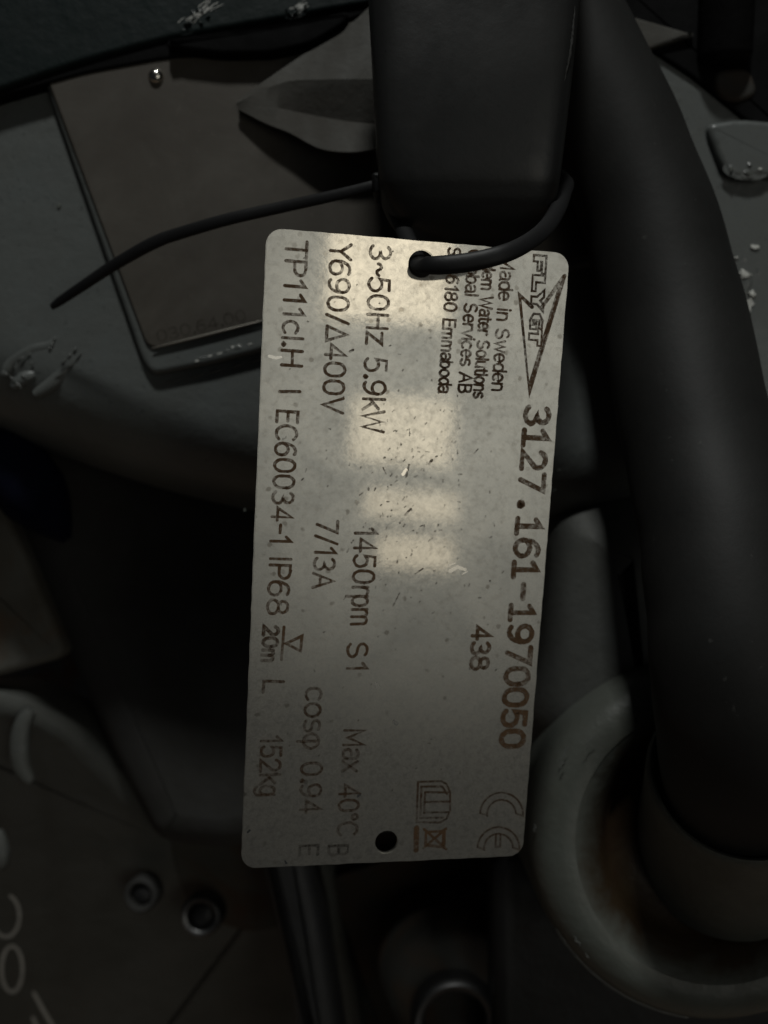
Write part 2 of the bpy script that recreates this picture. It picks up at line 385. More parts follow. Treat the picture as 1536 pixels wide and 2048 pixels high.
# ------------------------------------------------------------------ single-stroke lettering
def A(cx, cy, rx, ry, a0, a1, n=None):
    n = n or max(4, int(abs(a1-a0)/18))
    return [(cx+rx*math.cos(R(a0+(a1-a0)*i/n)), cy+ry*math.sin(R(a0+(a1-a0)*i/n))) for i in range(n+1)]
G = {   # strokes in a box of cap height 1; advance width first
 ' ': (0.45, []), '.': (0.28, [A(0.09,0.06,0.05,0.05,0,360,8)]),
 '0': (0.78, [A(0.31,0.62,0.28,0.38,0,180)+A(0.31,0.38,0.28,0.38,180,360)+[(0.59,0.62)]]),
 '1': (0.55, [[(0.08,0.78),(0.30,1.0),(0.30,0)]]),
 '2': (0.76, [A(0.29,0.71,0.27,0.29,165,-35)+[(0.02,0),(0.60,0)]]),
 '3': (0.76, [A(0.28,0.75,0.25,0.25,150,-90)+A(0.28,0.25,0.29,0.25,90,-150)]),
 '4': (0.78, [[(0.46,0),(0.46,1.0),(0.02,0.28),(0.62,0.28)]]),
 '5': (0.76, [[(0.54,1),(0.12,1),(0.07,0.53)]+A(0.29,0.32,0.29,0.32,125,-145)]),
 '6': (0.76, [A(0.30,0.31,0.28,0.31,0,360,20), [(0.02,0.33)]+A(0.38,0.42,0.36,0.58,170,75)+[(0.54,0.93)]]),
 '7': (0.74, [[(0.02,1),(0.58,1),(0.22,0)]]),
 '8': (0.78, [A(0.30,0.76,0.24,0.24,0,360,18), A(0.30,0.27,0.29,0.27,0,360,20)]),
 '9': (0.76, [A(0.30,0.69,0.28,0.31,0,360,20), [(0.58,0.67)]+A(0.22,0.58,0.36,0.58,-10,-105)+[(0.06,0.07)]]),
 'A': (0.80, [[(0,0),(0.34,1),(0.68,0)], [(0.12,0.34),(0.56,0.34)]]),
 'B': (0.74, [[(0.06,0),(0.06,1),(0.34,1)]+A(0.34,0.76,0.20,0.24,90,-90)+[(0.06,0.52)], [(0.34,0.52)]+A(0.34,0.26,0.25,0.26,90,-90)+[(0.06,0)]]),
 'C': (0.84, [A(0.40,0.5,0.38,0.5,45,315,16)]),
 'E': (0.70, [[(0.56,1),(0.06,1),(0.06,0),(0.58,0)], [(0.06,0.53),(0.50,0.53)]]),
 'F': (0.66, [[(0.56,1),(0.06,1),(0.06,0)], [(0.06,0.53),(0.48,0.53)]]),
 'G': (0.88, [A(0.40,0.5,0.38,0.5,45,300,16)+[(0.76,0.12),(0.76,0.45),(0.46,0.45)]]),
 'H': (0.82, [[(0.06,0),(0.06,1)], [(0.64,0),(0.64,1)], [(0.06,0.52),(0.64,0.52)]]),
 'I': (0.30, [[(0.10,0),(0.10,1)]]),
 'L': (0.62, [[(0.06,1),(0.06,0),(0.52,0)]]),
 'M': (0.95, [[(0.06,0),(0.06,1),(0.41,0.2),(0.76,1),(0.76,0)]]),
 'P': (0.72, [[(0.06,0),(0.06,1),(0.34,1)]+A(0.34,0.73,0.26,0.27,90,-90)+[(0.06,0.46)]]),
 'R': (0.74, [[(0.06,0),(0.06,1),(0.34,1)]+A(0.34,0.75,0.24,0.25,90,-90)+[(0.06,0.5)], [(0.34,0.5),(0.60,0)]]),
 'S': (0.76, [A(0.30,0.75,0.25,0.25,35,270)+A(0.30,0.25,0.28,0.25,90,-150)]),
 'T': (0.72, [[(0,1),(0.64,1)], [(0.32,1),(0.32,0)]]),
 'V': (0.74, [[(0,1),(0.32,0),(0.64,1)]]),
 'W': (1.02, [[(0,1),(0.22,0),(0.46,0.9),(0.70,0),(0.92,1)]]),
 'X': (0.74, [[(0,0),(0.62,1)], [(0,1),(0.62,0)]]),
 'Y': (0.72, [[(0,1),(0.32,0.5),(0.64,1)], [(0.32,0.5),(0.32,0)]]),
 'a': (0.62, [A(0.26,0.60,0.22,0.16,160,0,7)+[(0.48,0.10),(0.54,0)], A(0.24,0.21,0.22,0.21,75,360,12)]),
 'b': (0.64, [[(0.05,1.0),(0.05,0)], A(0.28,0.37,0.24,0.37,0,360,16)]),
 'c': (0.60, [A(0.28,0.37,0.26,0.37,45,315,12)]),
 'd': (0.64, [[(0.52,1.0),(0.52,0)], A(0.28,0.37,0.24,0.37,0,360,16)]),
 'e': (0.62, [[(0.03,0.38),(0.53,0.40)]+A(0.28,0.37,0.25,0.37,5,310,14)]),
 'g': (0.64, [A(0.28,0.37,0.24,0.37,0,360,16), [(0.52,0.74),(0.52,-0.05)]+A(0.28,-0.05,0.24,0.22,0,-150,8)]),
 'i': (0.24, [[(0.08,0),(0.08,0.72)], [(0.08,0.93),(0.08,1.0)]]),
 'k': (0.60, [[(0.05,1),(0.05,0)], [(0.48,0.74),(0.05,0.32)], [(0.20,0.46),(0.52,0)]]),
 'l': (0.24, [[(0.08,0),(0.08,1.0)]]),
 'm': (0.96, [[(0.05,0),(0.05,0.74)], [(0.05,0.5)]+A(0.23,0.52,0.18,0.22,180,0,7)+[(0.41,0)], [(0.41,0.5)]+A(0.59,0.52,0.18,0.22,180,0,7)+[(0.77,0)]]),
 'n': (0.62, [[(0.05,0),(0.05,0.74)], [(0.05,0.48)]+A(0.27,0.50,0.22,0.24,180,0,7)+[(0.49,0)]]),
 'o': (0.64, [A(0.29,0.37,0.26,0.37,0,360,16)]),
 'p': (0.64, [[(0.05,0.74),(0.05,-0.28)], A(0.28,0.37,0.24,0.37,0,360,16)]),
 'r': (0.44, [[(0.05,0),(0.05,0.74)], [(0.05,0.46)]+A(0.27,0.48,0.22,0.26,180,60,6)]),
 's': (0.56, [A(0.26,0.56,0.20,0.18,35,265)+A(0.26,0.19,0.22,0.19,85,-150)]),
 't': (0.42, [[(0.16,0.96),(0.16,0.12),(0.24,0),(0.36,0)], [(0,0.74),(0.34,0.74)]]),
 'u': (0.62, [[(0.05,0.74),(0.05,0.24)]+A(0.27,0.24,0.22,0.24,180,360,7)+[(0.49,0.74),(0.49,0)]]),
 'v': (0.56, [[(0,0.74),(0.25,0),(0.50,0.74)]]),
 'w': (0.80, [[(0,0.74),(0.18,0),(0.36,0.7),(0.54,0),(0.72,0.74)]]),
 'x': (0.56, [[(0,0.74),(0.48,0)], [(0.48,0.74),(0,0)]]),
 'y': (0.56, [[(0,0.74),(0.26,0.02)], [(0.50,0.74),(0.14,-0.28)]]),
 'z': (0.56, [[(0.02,0.74),(0.48,0.74),(0.02,0),(0.50,0)]]),
 '-': (0.56, [[(0.06,0.45),(0.44,0.45)]]), '/': (0.50, [[(0.02,-0.05),(0.36,1.05)]]),
 '~': (0.60, [[(0.02,0.42)]+A(0.15,0.47,0.12,0.10,180,0,5)+A(0.39,0.47,0.12,0.10,180,360,5)]),
 '\u00b0': (0.42, [A(0.15,0.84,0.13,0.15,0,360,14)]),
 '\u0394': (0.80, [[(0.02,0.02),(0.34,0.98),(0.66,0.02),(0.02,0.02)]]),
 '\u03c6': (0.72, [A(0.32,0.37,0.29,0.37,0,360,16), [(0.32,0.60),(0.32,-0.28)]]),
}
MONO = dict(G)
MONO['1'] = (0.76, [[(0.06,0.80),(0.30,1.0),(0.30,0)], [(0.04,0),(0.56,0)]])
MONO['.'] = (0.76, [A(0.30,0.09,0.075,0.075,0,360,10), A(0.30,0.09,0.03,0.03,0,360,8)])
MONO['-'] = (0.76, [[(0.06,0.48),(0.56,0.48)]])
def ribbons(strokes, half, jit=0.0):
    """flat ribbons with round ends for polylines in 2-D; returns verts (x,y,layer) and faces"""
    V = []; F = []
    for li, st in enumerate(strokes):
        P = [Vector(p) for p in st]
        P = [p for i, p in enumerate(P) if i == 0 or (p-P[i-1]).length > 1e-5]
        if len(P) < 2: continue
        closed = (P[0]-P[-1]).length < 1e-4
        if closed: P = P[:-1]
        n = len(P); L = []; Rr = []
        for i in range(n):
            a = P[i]-P[i-1] if (i > 0 or closed) else P[1]-P[0]
            b = P[(i+1)%n]-P[i] if (i < n-1 or closed) else P[-1]-P[-2]
            a = a.normalized(); b = b.normalized()
            na, nb = Vector((-a.y,a.x)), Vector((-b.y,b.x)); m = na+nb
            m = m.normalized() if m.length > 1e-4 else na
            k = half/max(0.45, m.dot(na)) * (1+random.uniform(-jit, jit))
            L.append(P[i]+m*k); Rr.append(P[i]-m*k)
        o = len(V); V += [(p.x,p.y,li) for p in L] + [(p.x,p.y,li) for p in Rr]
        for i in range(n if closed else n-1):
            j = (i+1)%n
            F.append((o+i, o+j, o+n+j, o+n+i))
        if not closed:
            for e, q in ((0, 1), (n-1, n-2)):
                t = (P[e]-P[q]).normalized(); w = Vector((-t.y,t.x)); o2 = len(V)
                c = P[e]
                for k in range(7):
                    a = math.pi*k/6
                    p = c + w*math.cos(a)*half + t*math.sin(a)*half
                    V.append((p.x,p.y,li))
                F.append(tuple(range(o2, o2+7)))
    return V, F
def text_strokes(s, font=G, mono=None):
    out = []; x = 0
    for ch in s:
        adv, st = font[ch]
        if mono: adv = mono
        for q in st: out.append([(x+a, b) for a, b in q])
        x += adv
    xs = [p[0] for q in out for p in q]
    return out, min(xs), max(xs)
def tag_print(name, strokes, half, mat, parent, h=0.03, jit=0.12):
    """strokes in tag millimetres (u,v)"""
    V, F = ribbons(strokes, half, jit)
    return obj(name, [tag_w(x, y, h+0.004*l) for x, y, l in V], F, mat, parent, smooth=0)
def tag_text(s, p0, p1, cap_px, half=0.25, mat='etch', parent=None, font=G, mono=None, name='lettering'):
    """p0, p1: photo pixels of the start and the end of the baseline; cap_px: cap height in photo pixels"""
    a = Vector(tag_uv(*p0)); b = Vector(tag_uv(*p1)); up = Vector(tag_uv(p0[0]+cap_px, p0[1])) - a
    d = (b-a); L = d.length; d.normalize(); n = Vector((d.y, -d.x)); cap = up.length
    st, x0, x1 = text_strokes(s, font, mono); kx = L/max(x1-x0, 0.05)
    st = [[tuple(a + d*(x-x0)*kx + n*y*cap + Vector((random.uniform(-.03,.03), random.uniform(-.03,.03)))) for x, y in q] for q in st]
    return tag_print(name, st, half, M[mat], parent)
def tag_lines(polys, half, mat, parent, name='symbol'):
    return tag_print(name, [[tag_uv(*p) for p in q] for q in polys], half, M[mat], parent)

# ================================================================== the setting
fl = obj('floor', [(-3,-3,0),(3,-3,0),(3,3,0),(-3,3,0)], [(0,1,2,3)], M['floor'], smooth=0)
tag(fl, 'stained concrete floor behind the pump', kind='structure')

# ================================================================== the pump
pump = empty('submersible_pump', W(700, 1500, 275))
tag(pump, 'grey painted submersible pump with rusty cable gland and riveted nameplate', 'pump')
# -- housing: a drum turned about an axis along the line of sight
HC = Vector(((1000-768)/FPX*215, (1024+1600)/FPX*215, 215))
AX = Vector((0,0,1))
prof = [(60,0.0)] + [(r,0.0) for r in (120,180,215,240,258,262)]
for i in range(1, 15):
    a = i/14*math.pi/2
    prof.append((262+20*math.sin(a), 26*(1-math.cos(a))))
prof += [(282,36),(282,60),(60,60)]
housing = obj('housing', *lathe_mesh(HC, AX, prof, 220), M['grey'], pump, smooth=50)
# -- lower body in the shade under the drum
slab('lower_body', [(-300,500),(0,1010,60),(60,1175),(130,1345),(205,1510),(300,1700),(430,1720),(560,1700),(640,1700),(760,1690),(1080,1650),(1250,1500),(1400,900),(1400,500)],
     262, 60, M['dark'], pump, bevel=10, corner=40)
# -- nameplate pad, nameplate
slab('nameplate_pad', [(84,150),(284,722,36),(304,750,30),(420,728),(530,700),(850,612),(1190,527),(1335,500),(1250,0),(600,-60)],
     212.6, 6, M['grey'], pump, bevel=1.1, corner=18)
npl = slab('nameplate', [(92,152),(296,699,26),(525,641,2),(850,571,2),(1185,512,2),(1318,492,10),(1230,0),(600,-70)],
     211.8, 1.2, M['plate'], pump, bevel=0.35, corner=10)
for (px,py) in ((312,153),):
    v, f = lathe_mesh(PM(px,py,211.8), -AX, [(0.01,1.2),(0.7,1.12),(1.2,0.85),(1.55,0.35),(1.6,0),(1.6,-0.5)], 24)
    obj('rivet', v, f, M['rivet'], npl)
def surf_print(name, s, p0, p1, cap_px, d, half, mat, parent):
    a = Vector(p0); b = Vector(p1); dv = b-a; L = dv.length; dv.normalize(); n = Vector((dv.y,-dv.x))
    st, x0, x1 = text_strokes(s); k = L/(x1-x0)
    st = [[tuple(a+dv*(x-x0)*k+n*y*cap_px) for x,y in q] for q in st]
    V, F = ribbons(st, half, 0.1)
    return obj(name, [W(x,y,d-0.004*l) for x,y,l in V], F, mat, parent, smooth=0)
surf_print('stamped_number', '030.64.00', (318,684), (492,640), 22, 211.74, 1.9, M['stamp'], npl)
# -- facetted casting at the foot of the handle: sloping face, shaded middle face, lower lip
def facets():
    V = []; F = []
    rows = []
    rows.append([(738,14,209.6),(700,48,209.6),(620,100,209.5),(560,140,209.3),(505,178,209.2),(472,203,209.6)])   # upper outline
    rows.append([(748,158,207.0),(700,158,207.0),(640,159,207.3),(580,162,207.9),(530,178,208.6),(474,206,209.2)])  # ridge
    rows.append([(750,248,209.3),(700,243,209.3),(640,233,209.3),(580,221,209.2),(530,212,208.9),(473,209,209.4)])  # valley
    rows.append([(752,298,206.6),(700,304,206.7),(640,297,207.0),(580,266,207.6),(530,246,208.4),(476,218,209.6)])  # lip
    rows.append([(752,302,213.0),(700,308,213.0),(640,301,213.0),(580,270,213.0),(530,250,213.0),(478,221,213.0)])  # underside
    rows = [catmull([PM(*p) for p in r], 5) for r in rows]
    m = len(rows[0])
    for r in rows:
        for p in r: V.append(CF(*p))
    for i in range(len(rows)-1):
        for j in range(m-1):
            F.append((i*m+j, i*m+j+1, (i+1)*m+j+1, (i+1)*m+j))
    return V, F
v, f = facets()
obj('handle_mount', v, f, M['cast'], pump, smooth=22)
slab('handle_mount', [(1150,-10),(1243,27,2),(1389,69,3),(1298,97,2),(1150,150)], 212.6, 3, M['cast'], pump, bevel=0.3, corner=4)
# -- cover ring above, dark teal, and its black right end
tc = slab('top_cover', [(-250,260),(-100,212),(0,178),(110,140),(200,112),(330,77),(500,47),(740,6),(1170,-60),(1170,-600),(-250,-600)],
     210.4, 6, M['teal'], pump, bevel=0.9, corner=30)
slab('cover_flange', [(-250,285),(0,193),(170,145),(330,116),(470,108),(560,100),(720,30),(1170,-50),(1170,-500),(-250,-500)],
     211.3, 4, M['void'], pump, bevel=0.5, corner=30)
slab('recess_shade', [(325,84),(450,62),(560,48),(700,20),(690,48),(620,88),(540,106),(440,107),(360,97)],
     208.4, 5, M['void'], pump, bevel=0.8, corner=14)  # near-black slab put in for the shaded recess under the cover
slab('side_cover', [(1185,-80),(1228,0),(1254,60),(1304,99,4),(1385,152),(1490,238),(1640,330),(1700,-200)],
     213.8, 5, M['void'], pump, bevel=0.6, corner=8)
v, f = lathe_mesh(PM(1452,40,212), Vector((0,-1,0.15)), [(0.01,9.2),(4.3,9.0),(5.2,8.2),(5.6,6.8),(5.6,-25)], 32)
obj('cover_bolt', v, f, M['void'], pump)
slab('small_boss', [(1425,140),(1500,132),(1520,190),(1470,208),(1432,190)], 213.2, 5, M['dark_rust'], pump, bevel=1.0, corner=24)
slab('raised_pad', [(1412,246,20),(1480,236,20),(1640,250),(1640,372),(1520,352),(1462,356,18),(1440,322)],
     213.0, 6, M['grey'], pump, bevel=1.2, corner=16)
# -- lifting handle: a flat bar whose lower end turns back
def handle_mesh():
    rows = []
    L = [(-420,700),(-100,731),(0,737),(180,747),(340,757),(390,768),(425,790),(450,825),(468,870),(480,915),(486,950)]
    Rr = [(-420,1195),(-100,1168),(0,1160),(180,1141),(340,1124),(390,1116),(425,1102),(450,1080),(468,1050),(480,1015),(486,980)]
    seg = 28; V = []; F = []
    dep = [(167-1.5*0),167,167,167,168.2,169.4,171,172.8,175,177.5,180]
    for (y,xl),(_,xr),df in zip(L, Rr, dep):
        a = PM(xl,y,172); b = PM(xr,y,172); cx = (a.x+b.x)/2; hw = (b.x-a.x)/2; db = 186; yy = a.y
        hd = (db-df)/2; cd_ = (db+df)/2
        for k in range(seg):
            t = 2*math.pi*k/seg; e = 0.34
            sx = math.copysign(abs(math.cos(t))**e, math.cos(t)); sd = math.copysign(abs(math.sin(t))**e, math.sin(t))
            V.append((cx+hw*sx, yy, cd_+hd*sd))
    n = len(L)
    # refine along the length
    cols = [catmull([V[i*seg+k] for i in range(n)], 5) for k in range(seg)]
    m = len(cols[0]); VV = []
    for i in range(m):
        for k in range(seg): VV.append(CF(*cols[k][i]))
    for i in range(m-1):
        for k in range(seg):
            j = (k+1)%seg
            F.append((i*seg+k, i*seg+j, (i+1)*seg+j, (i+1)*seg+k))
    F.append(tuple(range(seg))); F.append(tuple(range((m-1)*seg, m*seg)))
    return VV, F
obj('lifting_handle', *handle_mesh(), M['handle'], pump, smooth=60)
slab('handle_stem', [(800,-420),(1120,-420),(1060,220),(830,220)], 184, 32, M['handle'], pump, bevel=2)
# -- paint chips, painted glints and casting blemishes
def chip(px, py, w, h, d, ang, mat='chip', parent=housing, name='paint_chip', thick=0.16):
    n = 22; V = []; F = []
    ca, sa = math.cos(ang), math.sin(ang)
    for r, dz in ((1.0, 0.06), (0.75, -thick)):
        for k in range(n):
            t = 2*math.pi*k/n; q = r*(0.35+0.85*random.random())
            x, y = w*q*math.cos(t), h*q*math.sin(t)
            V.append(W(px+x*ca-y*sa, py+x*sa+y*ca, d+dz))
    for k in range(n):
        j = (k+1)%n; F.append((k, j, n+j, n+k))
    F.append(tuple(range(n, 2*n)))
    return obj(name, V, F, M[mat], parent, smooth=30)
for a in [(1496,612,10,22,214.75,0.3),(1489,548,14,9,214.75,0.2),(1510,494,11,6,214.75,0.1),(1505,588,9,7,214.75,0.5),(1473,515,5,3,214.8,0)]:
    chip(*a)
rp = [o for o in col.objects if o.name == 'raised_pad'][0]
for a in [(1500,347,8,4,212.6,0),(1463,338,4,7,212.7,0.4),(1520,338,5,3,212.7,0)]:
    chip(*a, parent=rp, mat='grey_green' if random.random() < 0.25 else 'chip')
for a in [(118,413,5,6,214.9,0.3),(490,1021,3,4,214.9,0),(1108,980,4,7,214.9,0.2),(1118,940,5,4,214.9,0)]:
    chip(*a, mat='grey_green')
def bead(name, pts, rad, mat, parent, d, seg=10, flat=0.6):
    P = catmull([PM(x,y,d) for x,y in pts], 6); n = len(P)
    rr = [rad*(0.35+0.65*math.sin(math.pi*min(1,max(0.0,(i+0.6)/(n+0.2))))**0.5) for i in range(n)]
    return obj(name, *tube_mesh(P, rr, seg, flat), mat, parent, smooth=60)
def lump(name, px, py, rx, ry, d, amp, wave, mat, parent, seed=0, ang=0.0, n=30):
    # a thick, uneven patch of paint: a low mound broken up by noise, flush at its rim
    from mathutils import noise as mn
    V = []; F = []; ca, sa = math.cos(ang), math.sin(ang)
    for i in range(n+1):
        for j in range(n+1):
            a, b = 2*i/n-1, 2*j/n-1
            a, b = a*math.sqrt(1-b*b/2), b*math.sqrt(1-a*a/2)
            q = a*a+b*b
            x, y = rx*a, ry*b
            p = PM(px+x*ca-y*sa, py+x*sa+y*ca, d)
            h = mn.fractal(Vector((p.x/wave+seed*7.1, p.y/wave, seed)), 0.9, 2.1, 3)
            e = max(0.0, 1-q)**1.3
            V.append(CF(p.x, p.y, d + 0.06 - amp*1.1*max(-0.15, 1.25*h + 0.12 - 0.80*q)))
    for i in range(n):
        for j in range(n):
            o = i*(n+1)+j
            F.append((o, o+1, o+n+2, o+n+1))
    return obj(name, V, F, M[mat], parent, smooth=80)
lump('casting_blemish', 1487, 560, 40, 100, 215, 0.55, 2.4, 'wet', housing, 4, 0.12)
lump('paint_run', 1492, 340, 46, 20, 213, 0.55, 1.5, 'wet', rp, 9, 0.1)
lump('paint_run', 396, 34, 52, 22, 210.4, 0.9, 1.3, 'wet_teal', tc, 10, -0.62, n=36)
lump('paint_run', 596, 18, 30, 16, 210.4, 0.9, 1.2, 'wet_teal', tc, 11, -0.5, n=24)
pad = [o for o in col.objects if o.name == 'nameplate_pad'][0]
for (x,y,l,w) in [(394,722,7,2.5),(420,712,9,2),(440,707,8,2),(465,694,5,3),(478,690,6,2),(500,688,7,1.6)]:
    chip(x, y, l, w, 212.65, -0.25, name='glint_fleck', parent=pad)  # pale flecks painted as glints along the pad's lower edge
bead('edge_glint', [(304,696.5),(370,680.5),(440,663),(524,641.5)], 0.26, M['steel_edge'], npl, 211.75, seg=8, flat=1.0)  # bright bead added to give the plate's lower edge its glint
for pts, rd, dd in (([(8,752),(30,722),(66,700),(104,690),(128,664),(138,624)],1.9,216.45),([(70,790),(110,764),(148,716),(166,682)],1.8,216.4),([(26,775),(46,758),(70,748)],1.5,216.2)):
    bead('casting_bead', pts, rd, M['grey'], housing, dd, flat=0.85, seg=16)
def streak(pts, rad, parent, d, mat='wet', k=3):
    P = catmull([PM(x,y,d) for x,y in pts], 12); n = len(P); a = 0
    for q in range(k):
        b = min(n-1, a + int(n/k*random.uniform(0.6,1.0)))
        seg = [p + Vector((random.uniform(-.05,.05), random.uniform(-.05,.05), random.uniform(-.04,.04))) for p in P[a:b+1]]
        if len(seg) > 3:
            m = len(seg); rr = [rad*(0.25+0.75*math.sin(math.pi*(i+0.5)/m))*random.uniform(0.6,1.2) for i in range(m)]
            obj('casting_ridge', *tube_mesh(seg, rr, 6, 0.8), M[mat], parent, smooth=60)
        a = b + random.randint(1,3)
for pts, rd in (([(29,741),(36,722),(50,712),(64,705)],0.26),([(42,747),(51,756)],0.3),([(97,701),(104,688),(110,674)],0.3),([(110,756),(139,733),(158,710),(166,698)],0.26),
                ([(122,727),(142,708),(158,688)],0.26),([(5,742),(26,758),(45,779)],0.22),([(60,728),(68,722)],0.3)):
    streak(pts, rd, housing, 214.75, k=3 if len(pts) > 2 else 1)
streak([(330,765),(400,749),(470,731),(524,717)], 0.34, housing, 214.9, k=6)
streak([(392,719),(430,708),(480,695),(526,682)], 0.32, pad, 212.7, k=5)
lh = [o for o in col.objects if o.name == 'lifting_handle'][0]
streak([(1150,12),(1146,60),(1140,110),(1128,168)], 0.22, lh, 168.25, mat='dark', k=1)
# scratched-through paint on the cover's lower edge
def scratches(x0, y0, x1, y1, n, spread, parent, d, ang):
    st = []
    for i in range(n):
        t = random.random()**0.6; x = x0+(x1-x0)*t+random.gauss(0,spread); y = y0+(y1-y0)*t+random.gauss(0,spread*0.5)
        l = random.uniform(8,34); a = ang+random.uniform(-0.25,0.25)
        pts = [(x+l*s*math.cos(a)+random.uniform(-1,1), y+l*s*math.sin(a)+random.uniform(-1,1)) for s in (-.5,-.2,.1,.5)]
        st.append(pts)
    V, F = ribbons(st, 0.5, 0.5)
    o = obj('scratch', [W(x,y,d-0.003*l) for x,y,l in V], F, M['chip'], parent, smooth=0); o['kind'] = 'stuff'; return o
scratches(360,52,424,8,26,7,tc,210.3,-0.62)
scratches(585,16,608,12,12,6,tc,210.3,-0.5)
# -- blue plug in the shade at the left
P = [PM(-30,860,238), PM(40,950,238), PM(135,1080,240)]
obj('blue_sleeve', *tube_mesh(catmull(P,6), [2.5,5.5,7.2,8,8.2,8.2,8.2,8.2,8,7,5.5,3.5,1.2], 18), M['blue'], pump, smooth=60)
# -- lower left flange, with its lug, bolts, ribs and marker writing
FT = lambda x, y: 0.55*(-58-y)
lf = slab('lower_flange', [(-250,1390),(0,1372),(60,1385),(150,1440),(230,1560),(330,1700),(640,1690),(800,3000),(-250,3000)],
     264, 24, M['flange'], pump, bevel=6, corner=40, tilt=FT)
bead('casting_bead', [(62,1420),(46,1450),(40,1490),(44,1535),(60,1565)], 2.6, M['flange'], lf, 258, flat=0.8)
bead('casting_bead', [(-6,1660),(0,1690),(2,1720),(-2,1740)], 2.4, M['flange'], lf, 258, flat=0.8)
lug = slab('bolt_lug', [(312,1690),(520,1690),(590,1880),(560,1950,60),(480,1985,60),(400,1960,60),(330,1900,40),(312,1800)],
     263.2, 12, M['grey_rust'], pump, bevel=0.7, corner=40, tilt=FT)
def bolt(px, py, d, r, parent):
    c = PM(px,py,d); ax = Vector((-0.10,0.06,-1))
    v, f = lathe_mesh(c, ax, [(r*1.05,-3),(r*1.05,2.6),(r*0.98,3.3),(r*0.90,3.6),(r*0.80,3.5),(r*0.70,3.1),(r*0.66,1.0),(r*0.64,-0.5)], 36)
    b = obj('bolt', v, f, M['zinc'] if px > 350 else M['dark'], parent)
    v, f = lathe_mesh(c, ax, [(r*0.62,-1),(r*0.60,1.2),(r*0.52,1.9),(r*0.3,2.3),(0.01,2.4)], 24)
    obj('bolt_end', v, f, M['black'], b) if parent == pump else None
    return b
b1 = bolt(407,1826,282,5.5,pump); b2 = bolt(288,1785,283,4.5,pump)
def on_flange(px, py, h):
    k = (1024-py)/FPX                        # up = k*d on the sight line; the flange leans by FT
    d = (264-0.55*58)/(1+0.55*k)
    return W(px, py, d-h)
V, F = ribbons([A(12,1832,27,42,150,-70,14), A(24,1938,21,46,0,360,22), [(68,1986),(84,2016),(110,2060)], [(66,2036),(82,2070)]], 3.6, 0.12)
pm = obj('marker_writing', [on_flange(x, y, 0.12+0.003*l) for x,y,l in V], F, M['marker'], lf, smooth=0)
slab('brace_rib', [(512,1690),(610,1690),(648,1850),(745,2500),(640,2500),(575,1960)], 263, 18, M['black'], pump, bevel=4, corner=20)
slab('rusted_web', [(628,1836),(800,1772),(1000,1740),(1000,2900),(860,2900),(760,2300),(680,1980)], 268, 18, M['dark_rust'], pump, bevel=1.5, corner=14, tilt=FT)
v, f = lathe_mesh(PM(925,1985,272), Vector((0.02,0.0,-1)), [(23,-30),(21.5,-8),(19,0),(15,2.5),(0.01,3)], 56)
boss = obj('corner_boss', v, f, M['dark_rust'], pump, smooth=60)
v, f = lathe_mesh(PM(908,2030,268), Vector((0.03,0.0,-1)), [(11.6,-8),(11.6,3),(11.2,4.8),(10.4,5.7),(9.4,5.6),(8.4,4.8),(7.8,2.0),(7.6,-2),(0.01,-2.2)], 48)
obj('socket_bolt', v, f, M['zinc'], boss, smooth=40)
slab('backdrop_block', [(-250,960),(0,1000),(60,1130),(130,1300),(118,1318),(0,1352),(-250,1400)], 259, 14, M['stained'], pump, bevel=2, corner=14)  # added block for the background there, set nearer so fill light reaches it
slab('gland_boss', [(1105,1010),(1250,950),(1400,900),(1700,900),(1700,1700),(1180,1700),(1040,1440),(1060,1200)], 214.6, 50, M['grey_boss'], pump, bevel=19, corner=60, steps=8)
slab('gland_shade_slab', [(985,1720),(1120,1640),(1700,1640),(1700,2600),(1000,2600)], 252, 30, M['black'], pump, bevel=3, corner=40)  # black slab put behind the gland where there is only shade
# -- cable gland: rim, rusty seat, rubber collar, clamp tab
GA = Vector((-0.05,0.06,-1)).normalized()
GC = PM(1425,1690,202)
rimp = [(37.5,-45),(36.4,-12),(35.8,-6),(34.8,-3),(33.2,-1.0),(31.2,0.1),(29,0.5),(27.0,0.15)]
M['gland'] = gland_paint('stained_gland_paint', tuple(MR @ Vector((GA.x, GA.y, -GA.z))))
gl = obj('cable_gland', *lathe_mesh(GC, GA, rimp+[(26.0,-3),(26.0,-45)], 120), M['gland'], pump, smooth=50)
obj('gland_seat', *lathe_mesh(GC, GA, [(27.15,0.10),(25.6,-0.6),(23.8,-1.9),(22.0,-3.6),(20.5,-5.6),(19,-8.5),(12,-9)], 96, close=False), M['gland'], gl, smooth=60)
c0 = PM(1466,1652,207); c1 = PM(1488,1540,186); ca = (c1-c0); Lc = ca.length
obj('collar', *lathe_mesh(c0, ca, [(19.2,-12),(19.0,-2),(18.8,0),(18.0,Lc*0.5),(17.5,Lc*0.86),(17.4,Lc*0.93),(17.1,Lc*0.985),(16.6,Lc),(16.0,Lc*0.985),(15.7,Lc*0.9)], 72, close=False), M['collar'], gl, smooth=60)
bead('clamp_tab', [(1412,1672),(1424,1640),(1452,1622),(1482,1634),(1494,1664),(1486,1692)], 1.7, M['collar'], gl, 185)
bead('clamp_tab', [(1452,1644),(1474,1660),(1486,1684)], 0.5, M['grey'], gl, 182.8)
_u = GA.orthogonal().normalized(); _v = GA.cross(_u)
ring = sorted([(math.atan2(q.y-GC.y, q.x-GC.x), q) for q in [GC + GA*(-4.6) + (_u*math.cos(a)+_v*math.sin(a))*35.5 for a in [2*math.pi*k/180 for k in range(180)]]], key=lambda t: t[0])
pl = [q + Vector((0, 0, 0.12*math.sin(i*1.7))) for i, (a, q) in enumerate(ring) if R(-150) < a < R(-95)]
obj('parting_line', *tube_mesh(pl, [0.22+0.12*math.sin(i*0.9)**2 for i in range(len(pl))], 8), M['wet'], gl, smooth=60)
